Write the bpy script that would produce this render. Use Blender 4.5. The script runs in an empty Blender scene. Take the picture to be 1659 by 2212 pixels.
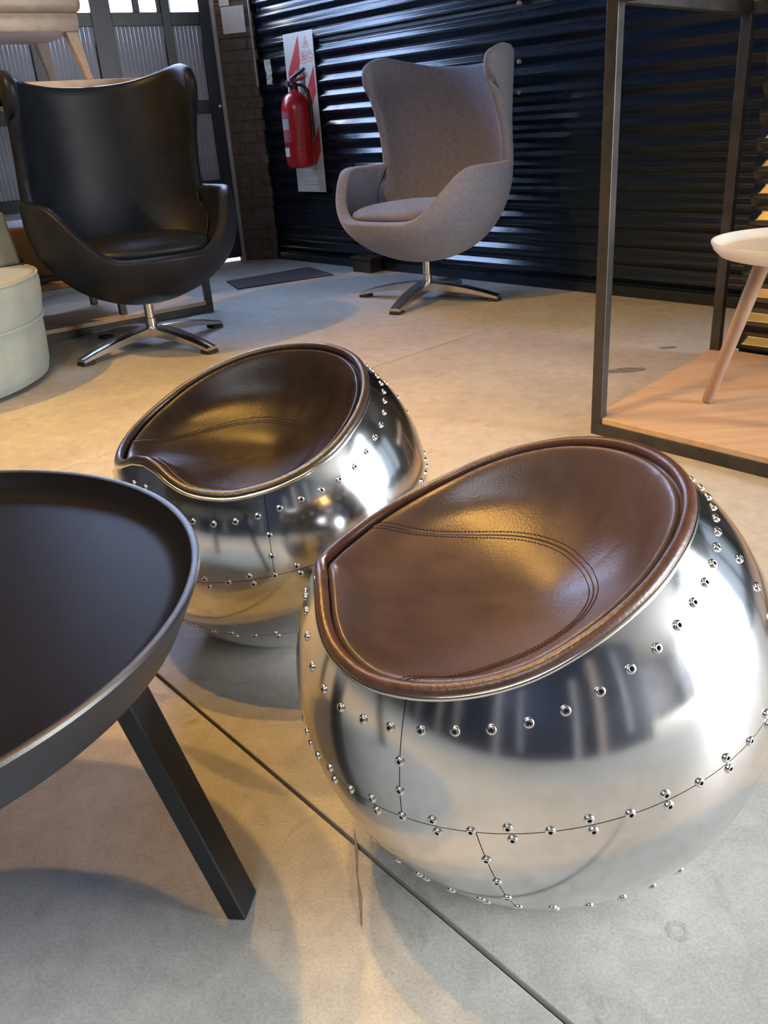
import bpy, bmesh, math, random
from mathutils import Vector, Matrix
random.seed(7)
PI = math.pi
SC = bpy.context.scene
COL = SC.collection
sin, cos, rad = math.sin, math.cos, math.radians

# ------------------------------------------------------------------ camera, world, light, exposure
CAM_H = 0.77
cd = bpy.data.cameras.new('camera'); cam = bpy.data.objects.new('camera', cd); COL.objects.link(cam)
cd.sensor_fit = 'VERTICAL'; cd.sensor_height = 36.0; cd.sensor_width = 27.0
cd.lens = 1838.1 / 2212.0 * 36.0
cd.clip_start = 0.02; cd.clip_end = 100
R_ = Vector((0.99733, -0.03065, -0.06627)); U_ = Vector((0.07301, 0.41867, 0.90520)); F_ = Vector((0.0, 0.90762, -0.41979))
M = Matrix(((R_.x, U_.x, -F_.x, 0), (R_.y, U_.y, -F_.y, 0), (R_.z, U_.z, -F_.z, CAM_H), (0, 0, 0, 1)))
cam.matrix_world = M
SC.camera = cam

w = bpy.data.worlds.new('sky'); SC.world = w; w.use_nodes = True
bg = w.node_tree.nodes['Background']
bg.inputs[0].default_value = (0.72, 0.84, 1.0, 1); bg.inputs[1].default_value = 0.15

SC.view_settings.view_transform = 'Standard'
SC.view_settings.look = 'None'
SC.view_settings.gamma = 1.0
SC.view_settings.use_curve_mapping = False
SC.view_settings.exposure = 2.2

# frame of the corrugated back wall: along (leftwards, away), normal into the room
P0 = Vector((1.3382, 3.4274, 0)); A_ = Vector((-0.6535, 0.7569, 0)); N_ = Vector((-0.7569, -0.6535, 0))
def WP(s, o, z): return P0 + A_ * s + N_ * o + Vector((0, 0, z))
# frame of the door wall: s leftwards from the pier, o into the room
D0 = Vector((-0.763, 5.66, 0)); DA = Vector((-0.8670, -0.4984, 0)); DN = Vector((0.4984, -0.8670, 0))
def DP(s, o, z): return D0 + DA * s + DN * o + Vector((0, 0, z))

def look(o, direction):
    o.rotation_euler = Vector(direction).to_track_quat('-Z', 'Y').to_euler()

def area_light(name, loc, direction, sx, sy, power, col):
    l = bpy.data.lights.new(name, 'AREA'); l.shape = 'RECTANGLE'; l.size = sx; l.size_y = sy
    l.energy = power; l.color = col
    o = bpy.data.objects.new(name, l); COL.objects.link(o); o.location = loc
    look(o, direction)
    return o

def spot(name, loc, target, power, col, angle=120, blend=0.5, r=0.03):
    l = bpy.data.lights.new(name, 'SPOT'); l.energy = power; l.color = col; l.spot_size = rad(angle); l.spot_blend = blend
    l.shadow_soft_size = r
    o = bpy.data.objects.new(name, l); COL.objects.link(o); o.location = loc
    look(o, Vector(target) - Vector(loc))
    return o

WARM = (1.0, 0.53, 0.11)
# daylight through the big shutter opening in the wall on the right
area_light('daylight_shutter_near', WP(-5.95, -0.25, 1.2), N_, 2.9, 2.3, 270, (0.98, 0.985, 0.97))
area_light('daylight_shutter_far', WP(-3.75, -0.25, 1.2), N_, 1.5, 2.3, 32, (0.86, 0.93, 1.0))
# overhead fill behind the camera, added to lift the foreground floor
area_light('overhead_fill', (-1.3, -1.25, 2.84), (0.12, 0.12, -1), 3.0, 1.3, 27, (0.92, 0.97, 1.0))
# daylight through the lights above the door
area_light('daylight_door_window', DP(0.80, -0.19, 2.03), DN, 1.80, 1.56, 62, (0.42, 0.60, 1.0))
# daylight on the doorstep outside
area_light('daylight_doorstep', DP(0.45, -1.0, 1.6), (0, 0, -1), 2.0, 1.4, 40, (1.0, 0.93, 0.8))
# warm ceiling spots
spot('ceiling_spot_1', (-0.52, 1.43, 2.7), (-0.40, 1.55, 0), 30, WARM, 80, 0.7)
spot('ceiling_spot_2', (-0.88, 1.23, 2.7), (-0.70, 1.50, 0), 26, WARM, 84, 0.7)
spot('ceiling_spot_3', (-0.45, 2.45, 2.7), (0.75, 2.40, 0), 20, WARM, 66, 0.45)
spot('ceiling_spot_4', (-2.2, 2.2, 2.7), (-0.75, 2.95, 0), 66, WARM, 66, 0.5)
spot('ceiling_spot_5', (-0.85, 2.60, 2.7), (-0.60, 1.45, 0), 25, WARM, 62, 0.6)

# ------------------------------------------------------------------ materials
def mat(name, col, rough=0.5, metal=0.0, var=0.0, vscale=8.0, bump=0.0, bscale=200.0, spec=0.5, stretch=(1, 1, 1),
        rvar=0.0, coat=0.0, sheen=0.0, col2=None, detail=4.0, coord='Object'):
    m = bpy.data.materials.new(name); m.use_nodes = True
    nt = m.node_tree; b = nt.nodes['Principled BSDF']
    b.inputs['Base Color'].default_value = (*col, 1); b.inputs['Roughness'].default_value = rough
    b.inputs['Metallic'].default_value = metal; b.inputs['Specular IOR Level'].default_value = spec
    if coat: b.inputs['Coat Weight'].default_value = coat; b.inputs['Coat Roughness'].default_value = 0.15
    if sheen: b.inputs['Sheen Weight'].default_value = sheen; b.inputs['Sheen Roughness'].default_value = 0.45
    tc = nt.nodes.new('ShaderNodeTexCoord'); mp = nt.nodes.new('ShaderNodeMapping')
    mp.inputs['Scale'].default_value = stretch
    nt.links.new(tc.outputs[coord], mp.inputs[0])
    if var or col2 or rvar:
        n = nt.nodes.new('ShaderNodeTexNoise'); n.inputs['Scale'].default_value = vscale; n.inputs['Detail'].default_value = detail
        n.inputs['Roughness'].default_value = 0.6
        nt.links.new(mp.outputs[0], n.inputs['Vector'])
        r = nt.nodes.new('ShaderNodeValToRGB')
        c2 = col2 or tuple(min(1, c * (1 + var)) for c in col)
        c1 = col if col2 else tuple(c * (1 - var) for c in col)
        r.color_ramp.elements[0].color = (*c1, 1); r.color_ramp.elements[1].color = (*c2, 1)
        r.color_ramp.elements[0].position = 0.3; r.color_ramp.elements[1].position = 0.7
        nt.links.new(n.outputs['Fac'], r.inputs[0]); nt.links.new(r.outputs[0], b.inputs['Base Color'])
        if rvar:
            mr = nt.nodes.new('ShaderNodeMapRange'); mr.inputs['To Min'].default_value = rough - rvar; mr.inputs['To Max'].default_value = rough + rvar
            nt.links.new(n.outputs['Fac'], mr.inputs['Value']); nt.links.new(mr.outputs[0], b.inputs['Roughness'])
    if bump:
        n2 = nt.nodes.new('ShaderNodeTexNoise'); n2.inputs['Scale'].default_value = bscale; n2.inputs['Detail'].default_value = 3
        nt.links.new(mp.outputs[0], n2.inputs['Vector'])
        bp = nt.nodes.new('ShaderNodeBump'); bp.inputs['Strength'].default_value = bump; bp.inputs['Distance'].default_value = 0.002
        nt.links.new(n2.outputs['Fac'], bp.inputs['Height']); nt.links.new(bp.outputs[0], b.inputs['Normal'])
    return m

def wood(name, c1, c2, rough=0.45, scale=3.0, stretch=(1, 14, 14)):
    m = bpy.data.materials.new(name); m.use_nodes = True
    nt = m.node_tree; b = nt.nodes['Principled BSDF']; b.inputs['Roughness'].default_value = rough
    tc = nt.nodes.new('ShaderNodeTexCoord'); mp = nt.nodes.new('ShaderNodeMapping'); mp.inputs['Scale'].default_value = stretch
    n = nt.nodes.new('ShaderNodeTexNoise'); n.inputs['Scale'].default_value = scale; n.inputs['Detail'].default_value = 6; n.inputs['Distortion'].default_value = 0.6
    r = nt.nodes.new('ShaderNodeValToRGB'); r.color_ramp.elements[0].color = (*c1, 1); r.color_ramp.elements[1].color = (*c2, 1)
    r.color_ramp.elements[0].position = 0.3; r.color_ramp.elements[1].position = 0.72
    nt.links.new(tc.outputs['Object'], mp.inputs[0]); nt.links.new(mp.outputs[0], n.inputs['Vector'])
    nt.links.new(n.outputs['Fac'], r.inputs[0]); nt.links.new(r.outputs[0], b.inputs['Base Color'])
    return m

def concrete(name):
    m = bpy.data.materials.new(name); m.use_nodes = True
    nt = m.node_tree; b = nt.nodes['Principled BSDF']
    tc = nt.nodes.new('ShaderNodeTexCoord')
    def noise(scale, detail, dist=0.0):
        n = nt.nodes.new('ShaderNodeTexNoise'); n.inputs['Scale'].default_value = scale; n.inputs['Detail'].default_value = detail
        n.inputs['Distortion'].default_value = dist; n.inputs['Roughness'].default_value = 0.62
        nt.links.new(tc.outputs['Object'], n.inputs['Vector']); return n
    def ramp(n, p0, c0, p1, c1):
        r = nt.nodes.new('ShaderNodeValToRGB'); r.color_ramp.elements[0].position = p0; r.color_ramp.elements[1].position = p1
        r.color_ramp.elements[0].color = (*c0, 1); r.color_ramp.elements[1].color = (*c1, 1)
        nt.links.new(n.outputs['Fac'], r.inputs[0]); return r
    def mix(a, bb, fac, mode='MULTIPLY'):
        x = nt.nodes.new('ShaderNodeMix'); x.data_type = 'RGBA'; x.blend_type = mode; x.inputs[0].default_value = fac
        nt.links.new(a.outputs[0 if a.type == 'VALTORGB' else 2], x.inputs[6]); nt.links.new(bb.outputs[0], x.inputs[7]); return x
    a = ramp(noise(3.2, 6, 0.4), 0.28, (0.37, 0.36, 0.33), 0.72, (0.485, 0.475, 0.44))
    c = ramp(noise(26, 6, 0.6), 0.32, (0.80, 0.80, 0.80), 0.68, (1, 1, 1))
    d = ramp(noise(300, 3), 0.28, (0.80, 0.79, 0.77), 0.62, (1.03, 1.03, 1.03))
    e = ramp(noise(8.5, 3, 1.0), 0.26, (0.60, 0.58, 0.56), 0.36, (1, 1, 1))
    f = ramp(noise(75, 2, 2.5), 0.70, (1, 1, 1), 0.78, (0.66, 0.64, 0.62))
    x = mix(mix(mix(mix(a, c, 1), d, 1), e, 0.7), f, 0.6)
    nt.links.new(x.outputs[2], b.inputs['Base Color'])
    r2 = nt.nodes.new('ShaderNodeMapRange'); r2.inputs['To Min'].default_value = 0.42; r2.inputs['To Max'].default_value = 0.68
    nt.links.new(noise(9, 4).outputs['Fac'], r2.inputs['Value']); nt.links.new(r2.outputs[0], b.inputs['Roughness'])
    bp = nt.nodes.new('ShaderNodeBump'); bp.inputs['Strength'].default_value = 0.12; bp.inputs['Distance'].default_value = 0.002
    nt.links.new(noise(160, 3).outputs['Fac'], bp.inputs['Height']); nt.links.new(bp.outputs[0], b.inputs['Normal'])
    return m

M_CONC = concrete('polished_concrete')
M_JOINT = mat('joint_dirt', (0.035, 0.028, 0.022), 0.9, var=0.4, vscale=60)
M_STAIN = mat('floor_stain', (0.16, 0.15, 0.14), 0.6, var=0.4, vscale=40)
M_RING = mat('ring_stain', (0.30, 0.30, 0.29), 0.6, var=0.3, vscale=40)
M_CORR = mat('black_painted_sheet', (0.005, 0.011, 0.022), 0.21, spec=0.5)
M_CORR2 = mat('black_sheet_worn', (0.022, 0.021, 0.022), 0.26, spec=1.0)
M_STEEL = mat('blackened_steel', (0.026, 0.025, 0.026), 0.45, var=0.45, vscale=16, bump=0.15, bscale=120)
M_ALU = mat('polished_aluminium', (0.70, 0.71, 0.73), 0.14, metal=1.0, bump=0.05, bscale=16, stretch=(2.0, 2.0, 0.35), rvar=0.04, vscale=30, var=0.02)
M_RIVET = mat('rivet_metal', (0.80, 0.79, 0.77), 0.20, metal=1.0, var=0.05)
M_DARK = mat('dark_gap', (0.012, 0.011, 0.010), 0.7, var=0.3)
M_BRASS = mat('rolled_rim_metal', (0.83, 0.79, 0.72), 0.16, metal=1.0, var=0.04)
M_BROWN = mat('brown_leather', (0.083, 0.057, 0.053), 0.33, var=0.25, vscale=14, bump=0.16, bscale=330, spec=0.42, rvar=0.07)
M_BROWN_W = mat('brown_leather_welt', (0.075, 0.037, 0.027), 0.34, var=0.3, vscale=40, bump=0.25, bscale=260, spec=0.55)
M_ESPRESSO = mat('dark_leather', (0.022, 0.017, 0.0155), 0.29, var=0.30, vscale=14, bump=0.14, bscale=330, spec=0.15, rvar=0.06)
M_ESPR_W = mat('dark_leather_welt', (0.030, 0.020, 0.016), 0.33, var=0.3, vscale=40, bump=0.25, bscale=260, spec=0.55)
M_STITCH = mat('thread_dark', (0.028, 0.015, 0.011), 0.8, var=0.2)
M_BLKLEA = mat('black_leather', (0.011, 0.0135, 0.019), 0.44, var=0.2, vscale=12, bump=0.08, bscale=300, spec=0.18)
M_WOOL = mat('grey_wool', (0.195, 0.195, 0.242), 0.92, var=0.14, vscale=60, bump=0.5, bscale=900, sheen=0.25, spec=0.2)
M_CHROME = mat('brushed_chrome', (0.62, 0.60, 0.57), 0.24, metal=1.0, var=0.05)
M_RUB = mat('black_rubber', (0.015, 0.014, 0.014), 0.6, var=0.2)
M_SAGE = mat('sage_velvet', (0.27, 0.305, 0.285), 0.85, var=0.10, vscale=9, bump=0.25, bscale=500, sheen=0.35, spec=0.2)
M_BLKWOOD = mat('black_lacquer', (0.0085, 0.0105, 0.0145), 0.38, bump=0.05, bscale=420, spec=0.40)
M_BLKTOP = mat('black_tray_surface', (0.0095, 0.0095, 0.0115), 0.36, bump=0.05, bscale=420, spec=0.03)
M_OAK = wood('oak_board', (0.40, 0.275, 0.175), (0.50, 0.355, 0.235), 0.42)
M_OAK2 = wood('oak_leg', (0.25, 0.155, 0.105), (0.34, 0.215, 0.145), 0.5, 3.0, (14, 14, 1))
M_OAK3 = wood('pale_oak', (0.33, 0.265, 0.22), (0.42, 0.34, 0.285), 0.45)
M_WHITE = mat('white_lacquer', (0.74, 0.70, 0.63), 0.30, var=0.03, vscale=5)
M_TRAYIN = wood('tray_veneer', (0.60, 0.53, 0.42), (0.68, 0.61, 0.50), 0.38)
M_TAN = mat('brown_upholstery', (0.075, 0.054, 0.045), 0.6, var=0.2, vscale=20, bump=0.2, bscale=300)
M_DOOR = mat('door_black_metal', (0.014, 0.019, 0.032), 0.4, var=0.2, vscale=12)
M_DPAN = mat('door_pale_panel', (0.29, 0.30, 0.35), 0.6, var=0.08, vscale=8, bump=0.1, bscale=60)
M_TRIM = mat('pale_trim', (0.40, 0.38, 0.36), 0.6, var=0.1, vscale=12)
M_BRICK = mat('rough_brick', (0.115, 0.085, 0.07), 0.9, var=0.3, vscale=26, bump=0.6, bscale=60)
M_PAPER = mat('white_paper', (0.62, 0.60, 0.55), 0.8, var=0.06, vscale=30)
M_RED = mat('red_paint', (0.50, 0.018, 0.022), 0.28, var=0.06, vscale=10, coat=0.3)
M_SIGNRED = mat('sign_red', (0.60, 0.055, 0.045), 0.45, var=0.05, vscale=20)
M_SIGNW = mat('sign_white', (0.70, 0.68, 0.62), 0.45, var=0.05, vscale=10)
M_ORANGE = mat('sign_orange_red', (0.72, 0.20, 0.13), 0.5, var=0.04)
M_GREY = mat('grey_print', (0.30, 0.29, 0.28), 0.6, var=0.1)
M_GREEN = mat('green_print', (0.06, 0.16, 0.09), 0.5, var=0.1)
M_BLK = mat('black_plastic', (0.02, 0.02, 0.022), 0.4, var=0.1)
M_MAT = mat('floor_mat_fibre', (0.06, 0.055, 0.052), 0.95, var=0.35, vscale=90, bump=0.5, bscale=400)
M_WALLD = mat('dark_wall_paint', (0.05, 0.052, 0.058), 0.8, var=0.15, vscale=4)
M_WALLG = mat('grey_wall_paint', (0.05, 0.05, 0.055), 0.8, var=0.5, vscale=1.2)
M_CEIL = mat('dark_ceiling', (0.05, 0.048, 0.046), 0.8, var=0.15, vscale=3)
M_GROUND = mat('outdoor_paving', (0.55, 0.54, 0.51), 0.8, var=0.1, vscale=3)
M_GLASS = bpy.data.materials.new('window_glass'); M_GLASS.use_nodes = True
_b = M_GLASS.node_tree.nodes['Principled BSDF']; _b.inputs['Transmission Weight'].default_value = 1.0; _b.inputs['Roughness'].default_value = 0.02; _b.inputs['IOR'].default_value = 1.05

# ------------------------------------------------------------------ builders
def link(o, parent=None):
    COL.objects.link(o)
    if parent is not None: o.parent = parent
    return o

def mesh_obj(name, verts, faces, m, parent=None, smooth=False, normals=None, mats=None, fmats=None, auto=None):
    me = bpy.data.meshes.new(name); me.from_pydata([tuple(v) for v in verts], [], faces); me.update()
    for x in (mats or [m]): me.materials.append(x)
    if fmats: me.polygons.foreach_set('material_index', fmats)
    if smooth: me.polygons.foreach_set('use_smooth', [True] * len(me.polygons))
    if normals: me.normals_split_custom_set_from_vertices([tuple(n) for n in normals])
    if auto is not None: me.set_sharp_from_angle(angle=rad(auto))
    return link(bpy.data.objects.new(name, me), parent)

def bm_obj(name, bm, m, parent=None, smooth=False, auto=None):
    bmesh.ops.recalc_face_normals(bm, faces=bm.faces)
    me = bpy.data.meshes.new(name); bm.to_mesh(me); bm.free(); me.materials.append(m)
    if smooth: me.polygons.foreach_set('use_smooth', [True] * len(me.polygons))
    if auto is not None: me.set_sharp_from_angle(angle=rad(auto))
    return link(bpy.data.objects.new(name, me), parent)

def empty(name, loc, rz=0.0):
    o = bpy.data.objects.new(name, None); COL.objects.link(o); o.location = loc; o.rotation_euler = (0, 0, rz)
    o.empty_display_size = 0.05
    return o

def tag(o, label, cat, group=None):
    o['label'] = label; o['category'] = cat
    if group: o['group'] = group
    return o

def struct(o):
    o['kind'] = 'structure'; return o

def hexa(bm, c, bev=0.0, seg=2):
    """box from 8 corners: 4 bottom (ccw), 4 top"""
    v = [bm.verts.new(Vector(p)) for p in c]
    fs = [(3, 2, 1, 0), (4, 5, 6, 7), (0, 1, 5, 4), (1, 2, 6, 5), (2, 3, 7, 6), (3, 0, 4, 7)]
    f = [bm.faces.new([v[i] for i in q]) for q in fs]
    if bev:
        es = list({e for q in f for e in q.edges})
        bmesh.ops.bevel(bm, geom=es, offset=bev, segments=seg, profile=0.5, affect='EDGES')

def box(bm, x0, x1, y0, y1, z0, z1, bev=0.0, T=None, seg=2):
    c = [(x0, y0, z0), (x1, y0, z0), (x1, y1, z0), (x0, y1, z0), (x0, y0, z1), (x1, y0, z1), (x1, y1, z1), (x0, y1, z1)]
    if T: c = [T(*p) for p in c]
    hexa(bm, c, bev, seg)

def box_obj(name, x0, x1, y0, y1, z0, z1, m, parent=None, bev=0.002, T=None):
    bm = bmesh.new(); box(bm, x0, x1, y0, y1, z0, z1, bev, T)
    return bm_obj(name, bm, m, parent)

def lathe(profile, n, name, m, parent=None, smooth=True, auto=40, center=(0, 0), close_top=False, close_bot=False):
    vs, fs = [], []
    for (r, z) in profile:
        for k in range(n):
            a = 2 * PI * k / n; vs.append((center[0] + r * cos(a), center[1] + r * sin(a), z))
    for i in range(len(profile) - 1):
        for k in range(n):
            k2 = (k + 1) % n
            fs.append((i * n + k, i * n + k2, (i + 1) * n + k2, (i + 1) * n + k))
    if close_bot: fs.append(tuple(range(n))[::-1])
    if close_top: fs.append(tuple((len(profile) - 1) * n + k for k in range(n)))
    return mesh_obj(name, vs, fs, m, parent, smooth, auto=auto)

def tube(pts, r, n, closed=False, caps=True):
    """verts, faces of a tube along pts (r: number or list)"""
    pts = [Vector(p) for p in pts]; N = len(pts); vs, fs = [], []
    up = Vector((0, 0, 1)); prev = None
    for i in range(N):
        a = pts[(i - 1) % N] if (closed or i > 0) else pts[i]; b = pts[(i + 1) % N] if (closed or i < N - 1) else pts[i]
        t = (b - a).normalized()
        if prev is None:
            s = t.cross(up)
            if s.length < 1e-3: s = t.cross(Vector((1, 0, 0)))
        else:
            s = prev - t * prev.dot(t)
        s.normalize(); prev = s; u = s.cross(t)
        rr = r[i] if isinstance(r, (list, tuple)) else r
        for k in range(n):
            an = 2 * PI * k / n; vs.append(pts[i] + s * (rr * cos(an)) + u * (rr * sin(an)))
    M_ = N if closed else N - 1
    for i in range(M_):
        j = (i + 1) % N
        for k in range(n):
            k2 = (k + 1) % n; fs.append((i * n + k, i * n + k2, j * n + k2, j * n + k))
    if not closed and caps:
        fs.append(tuple(range(n))[::-1]); fs.append(tuple((N - 1) * n + k for k in range(n)))
    return vs, fs

def tube_obj(name, pts, r, n, m, parent=None, closed=False, auto=50):
    v, f = tube(pts, r, n, closed); return mesh_obj(name, v, f, m, parent, True, auto=auto)

def clip_poly(poly, a, b, c):
    """keep a*x+b*y<=c"""
    out = []
    for i in range(len(poly)):
        p, q = poly[i], poly[(i + 1) % len(poly)]
        fp, fq = a * p[0] + b * p[1] - c, a * q[0] + b * q[1] - c
        if fp <= 0: out.append(p)
        if fp * fq < 0:
            t = fp / (fp - fq); out.append((p[0] + t * (q[0] - p[0]), p[1] + t * (q[1] - p[1])))
    return out

def prism(bm, poly, z0, z1, T=None, bev=0.0):
    T = T or (lambda x, y, z: (x, y, z))
    lo = [bm.verts.new(Vector(T(x, y, z0))) for x, y in poly]; hi = [bm.verts.new(Vector(T(x, y, z1))) for x, y in poly]
    n = len(poly); f = [bm.faces.new(lo[::-1]), bm.faces.new(hi)]
    for i in range(n): f.append(bm.faces.new([lo[i], lo[(i + 1) % n], hi[(i + 1) % n], hi[i]]))
    if bev:
        bmesh.ops.bevel(bm, geom=list(f[1].edges), offset=bev, segments=1, affect='EDGES')

def interp(x, xs, ys):
    if x <= xs[0]: return ys[0]
    for i in range(len(xs) - 1):
        if x <= xs[i + 1]:
            t = (x - xs[i]) / (xs[i + 1] - xs[i]); return ys[i] + t * (ys[i + 1] - ys[i])
    return ys[-1]

def smooth_interp(x, xs, ys):
    """monotone-ish cubic (finite difference tangents)"""
    n = len(xs)
    if x <= xs[0]: return ys[0]
    if x >= xs[-1]: return ys[-1]
    for i in range(n - 1):
        if x <= xs[i + 1]: break
    def tan(j):
        if j == 0: return (ys[1] - ys[0]) / (xs[1] - xs[0])
        if j == n - 1: return (ys[-1] - ys[-2]) / (xs[-1] - xs[-2])
        return (ys[j + 1] - ys[j - 1]) / (xs[j + 1] - xs[j - 1])
    h = xs[i + 1] - xs[i]; t = (x - xs[i]) / h
    return ((2 * t**3 - 3 * t**2 + 1) * ys[i] + (t**3 - 2 * t**2 + t) * h * tan(i) + (-2 * t**3 + 3 * t**2) * ys[i + 1] + (t**3 - t**2) * h * tan(i + 1))

# ------------------------------------------------------------------ floor
big = [(-7, -5), (8.5, -5), (8.5, 7.5), (-7, 7.5)]
fl = mesh_obj('floor', [(x, y, -0.012) for x, y in big], [(0, 1, 2, 3)], M_JOINT); struct(fl)
# saw-cut joints: J1 runs towards the camera on the right, J2 crosses the room behind the stools
def line(p, q):
    d = Vector((q[0] - p[0], q[1] - p[1])).normalized(); n = (-d.y, d.x); return n[0], n[1], n[0] * p[0] + n[1] * p[1]
J1 = line((-0.364, 1.106), (0.133, 0.514)); J2 = line((-0.81, 2.092), (0.997, 3.777))
for s1 in (1, -1):
    for s2 in (1, -1):
        p = clip_poly(big, J1[0] * s1, J1[1] * s1, J1[2] * s1 - 0.0026)
        p = clip_poly(p, J2[0] * s2, J2[1] * s2, J2[2] * s2 - 0.0022)
        bm = bmesh.new(); prism(bm, p, -0.011, 0.0, None, 0.0012)
        bm_obj('slab', bm, M_CONC, fl)
bm = bmesh.new()
crk = [(-0.0633, 0.765), (-0.0605, 0.735), (-0.0600, 0.70), (-0.0565, 0.668), (-0.0555, 0.632)]
for i in range(len(crk) - 1):
    (x0, y0), (x1, y1) = crk[i], crk[i + 1]; w0 = 0.0016 * (0.4 + (i % 2)); w1 = 0.0016 * (0.4 + ((i + 1) % 2))
    prism(bm, [(x0 - w0, y0), (x1 - w1, y1), (x1 + w1, y1), (x0 + w0, y0)], 0.0, 0.0004)
bm_obj('crack', bm, M_STAIN, fl)
bm = bmesh.new()
for k in range(24):
    a0, a1 = 2 * PI * k / 24, 2 * PI * (k + 1) / 24; r0, r1 = 0.0065, 0.0125 - 0.002 * (k % 3 == 0)
    prism(bm, [(0.268 + r0 * cos(a0), 0.599 + r0 * sin(a0)), (0.268 + r1 * cos(a0), 0.599 + r1 * sin(a0)), (0.268 + r1 * cos(a1), 0.599 + r1 * sin(a1)), (0.268 + r0 * cos(a1), 0.599 + r0 * sin(a1))], 0.0, 0.0003)
bm_obj('ring_mark', bm, M_RING, fl)
for (cx, cy, rx, ry) in ((0.79, 2.59, 0.07, 0.03), (1.0, 2.82, 0.035, 0.018)):
    bm = bmesh.new(); prism(bm, [(cx + rx * cos(a) * (0.8 + 0.3 * random.random()), cy + ry * sin(a) * (0.8 + 0.3 * random.random())) for a in [2 * PI * k / 14 for k in range(14)]], 0, 0.0004)
    bm_obj('floor_spot', bm, M_STAIN, fl)
gr = mesh_obj('ground_outside', [(-14, -14, -0.03), (16, -14, -0.03), (16, 16, -0.03), (-14, 16, -0.03)], [(0, 1, 2, 3)], M_GROUND); struct(gr)

# ------------------------------------------------------------------ corrugated walls
PITCH = 0.0735
def corr_profile(z0, z1, phase, depth=0.017):
    """(o, z) points of a trapezoidal sheet with small rounded bends, ribs running horizontally"""
    pts = []
    key = [(-0.0305, 0), (-0.0063, 1), (0.0063, 1), (0.0305, 0)]
    k = math.floor((z0 - phase) / PITCH) - 1
    raw = []
    while phase + k * PITCH < z1 + PITCH:
        c = phase + k * PITCH
        for dz, h in key: raw.append((c + dz, h * depth))
        k += 1
    for i in range(1, len(raw) - 1):
        a, b, c = Vector(raw[i - 1]), Vector(raw[i]), Vector(raw[i + 1])
        r = 0.0028
        p, q = b + (a - b).normalized() * r, b + (c - b).normalized() * r
        na = Vector((b.y - a.y, -(b.x - a.x))); nc = Vector((c.y - b.y, -(c.x - b.x)))     # (dz, do) -> normals
        na.normalize(); nc.normalize()
        for t in (0, 0.25, 0.5, 0.75, 1):
            v = p * (1 - t)**2 + b * 2 * t * (1 - t) + q * t * t
            n = (na * (1 - t) + nc * t).normalized()
            if z0 <= v.x <= z1: pts.append((v.y, v.x, -n.y, -n.x))
    return pts

def corr_sheet(name, T, s0, s1, z0, z1, phase, m, parent, off=0.0, thick=0.0014):
    pr = corr_profile(z0, z1, phase)
    O = Vector(T(0, 0, 0)); a_ = (Vector(T(1, 0, 0)) - O).normalized(); n_ = (Vector(T(0, 1, 0)) - O).normalized(); k_ = Vector((0, 0, 1))
    vs, fs, ns = [], [], []
    n = len(pr)
    for side in (0, 1):
        for s in (s0, s1):
            for o, z, no, nz in pr:
                vs.append(T(s, o + off - side * thick, z)); nn = n_ * no + k_ * nz; ns.append(nn if side == 0 else -nn)
    for i in range(n - 1):
        fs.append((i, i + 1, n + i + 1, n + i)); fs.append((2 * n + i, 3 * n + i, 3 * n + i + 1, 2 * n + i + 1))
    for e, sg in ((0, -1), (1, 1)):
        b0 = len(vs)
        for o, z, no, nz in pr:
            s = (s0, s1)[e]
            vs.append(T(s, o + off, z)); vs.append(T(s, o + off - thick, z)); ns += [a_ * sg, a_ * sg]
        for i in range(n - 1): q = (b0 + 2 * i, b0 + 2 * i + 1, b0 + 2 * i + 3, b0 + 2 * i + 2); fs.append(q if e == 0 else q[::-1])
    return mesh_obj(name, vs, fs, m, parent, True, normals=ns)

PH = 0.4507
bm = bmesh.new(); box(bm, -1.7, 2.905, -0.16, -0.02, 0.0, 2.8, 0, WP); box(bm, -3.0, -1.7, -0.16, -0.02, 2.3, 2.8, 0, WP); box(bm, -3.0, -1.7, -0.16, -0.02, 0.0, 0.25, 0, WP)
box(bm, -7.6, -3.0, -0.16, -0.02, 2.4, 2.8, 0, WP); box(bm, -9.0, -7.3, -0.16, -0.02, 0.0, 2.4, 0, WP)
wb = bm_obj('wall_back', bm, M_DOOR); struct(wb)
for (s0, s1) in ((1.30, 2.905), (-0.4, 1.30), (-1.7, -0.4)):
    for (z0, z1) in ((0.03, 1.17), (1.17, 2.35), (2.35, 2.79)):
        corr_sheet('corrugated_sheet', WP, s0, s1, z0, z1, PH, M_CORR, wb, -0.017)
box_obj('base_rail', -1.70, 2.90, -0.012, 0.004, 0.0, 0.045, M_CORR, wb, 0.001, WP)
for z in (0.829, 0.95, 1.17):
    for s in (0.94,):
        v, f = tube([WP(s, -0.010, z), WP(s, 0.004, z), WP(s, 0.008, z)], [0.009, 0.009, 0.004], 10)
        mesh_obj('screw', v, f, M_GREY, wb, True, auto=50)

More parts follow.
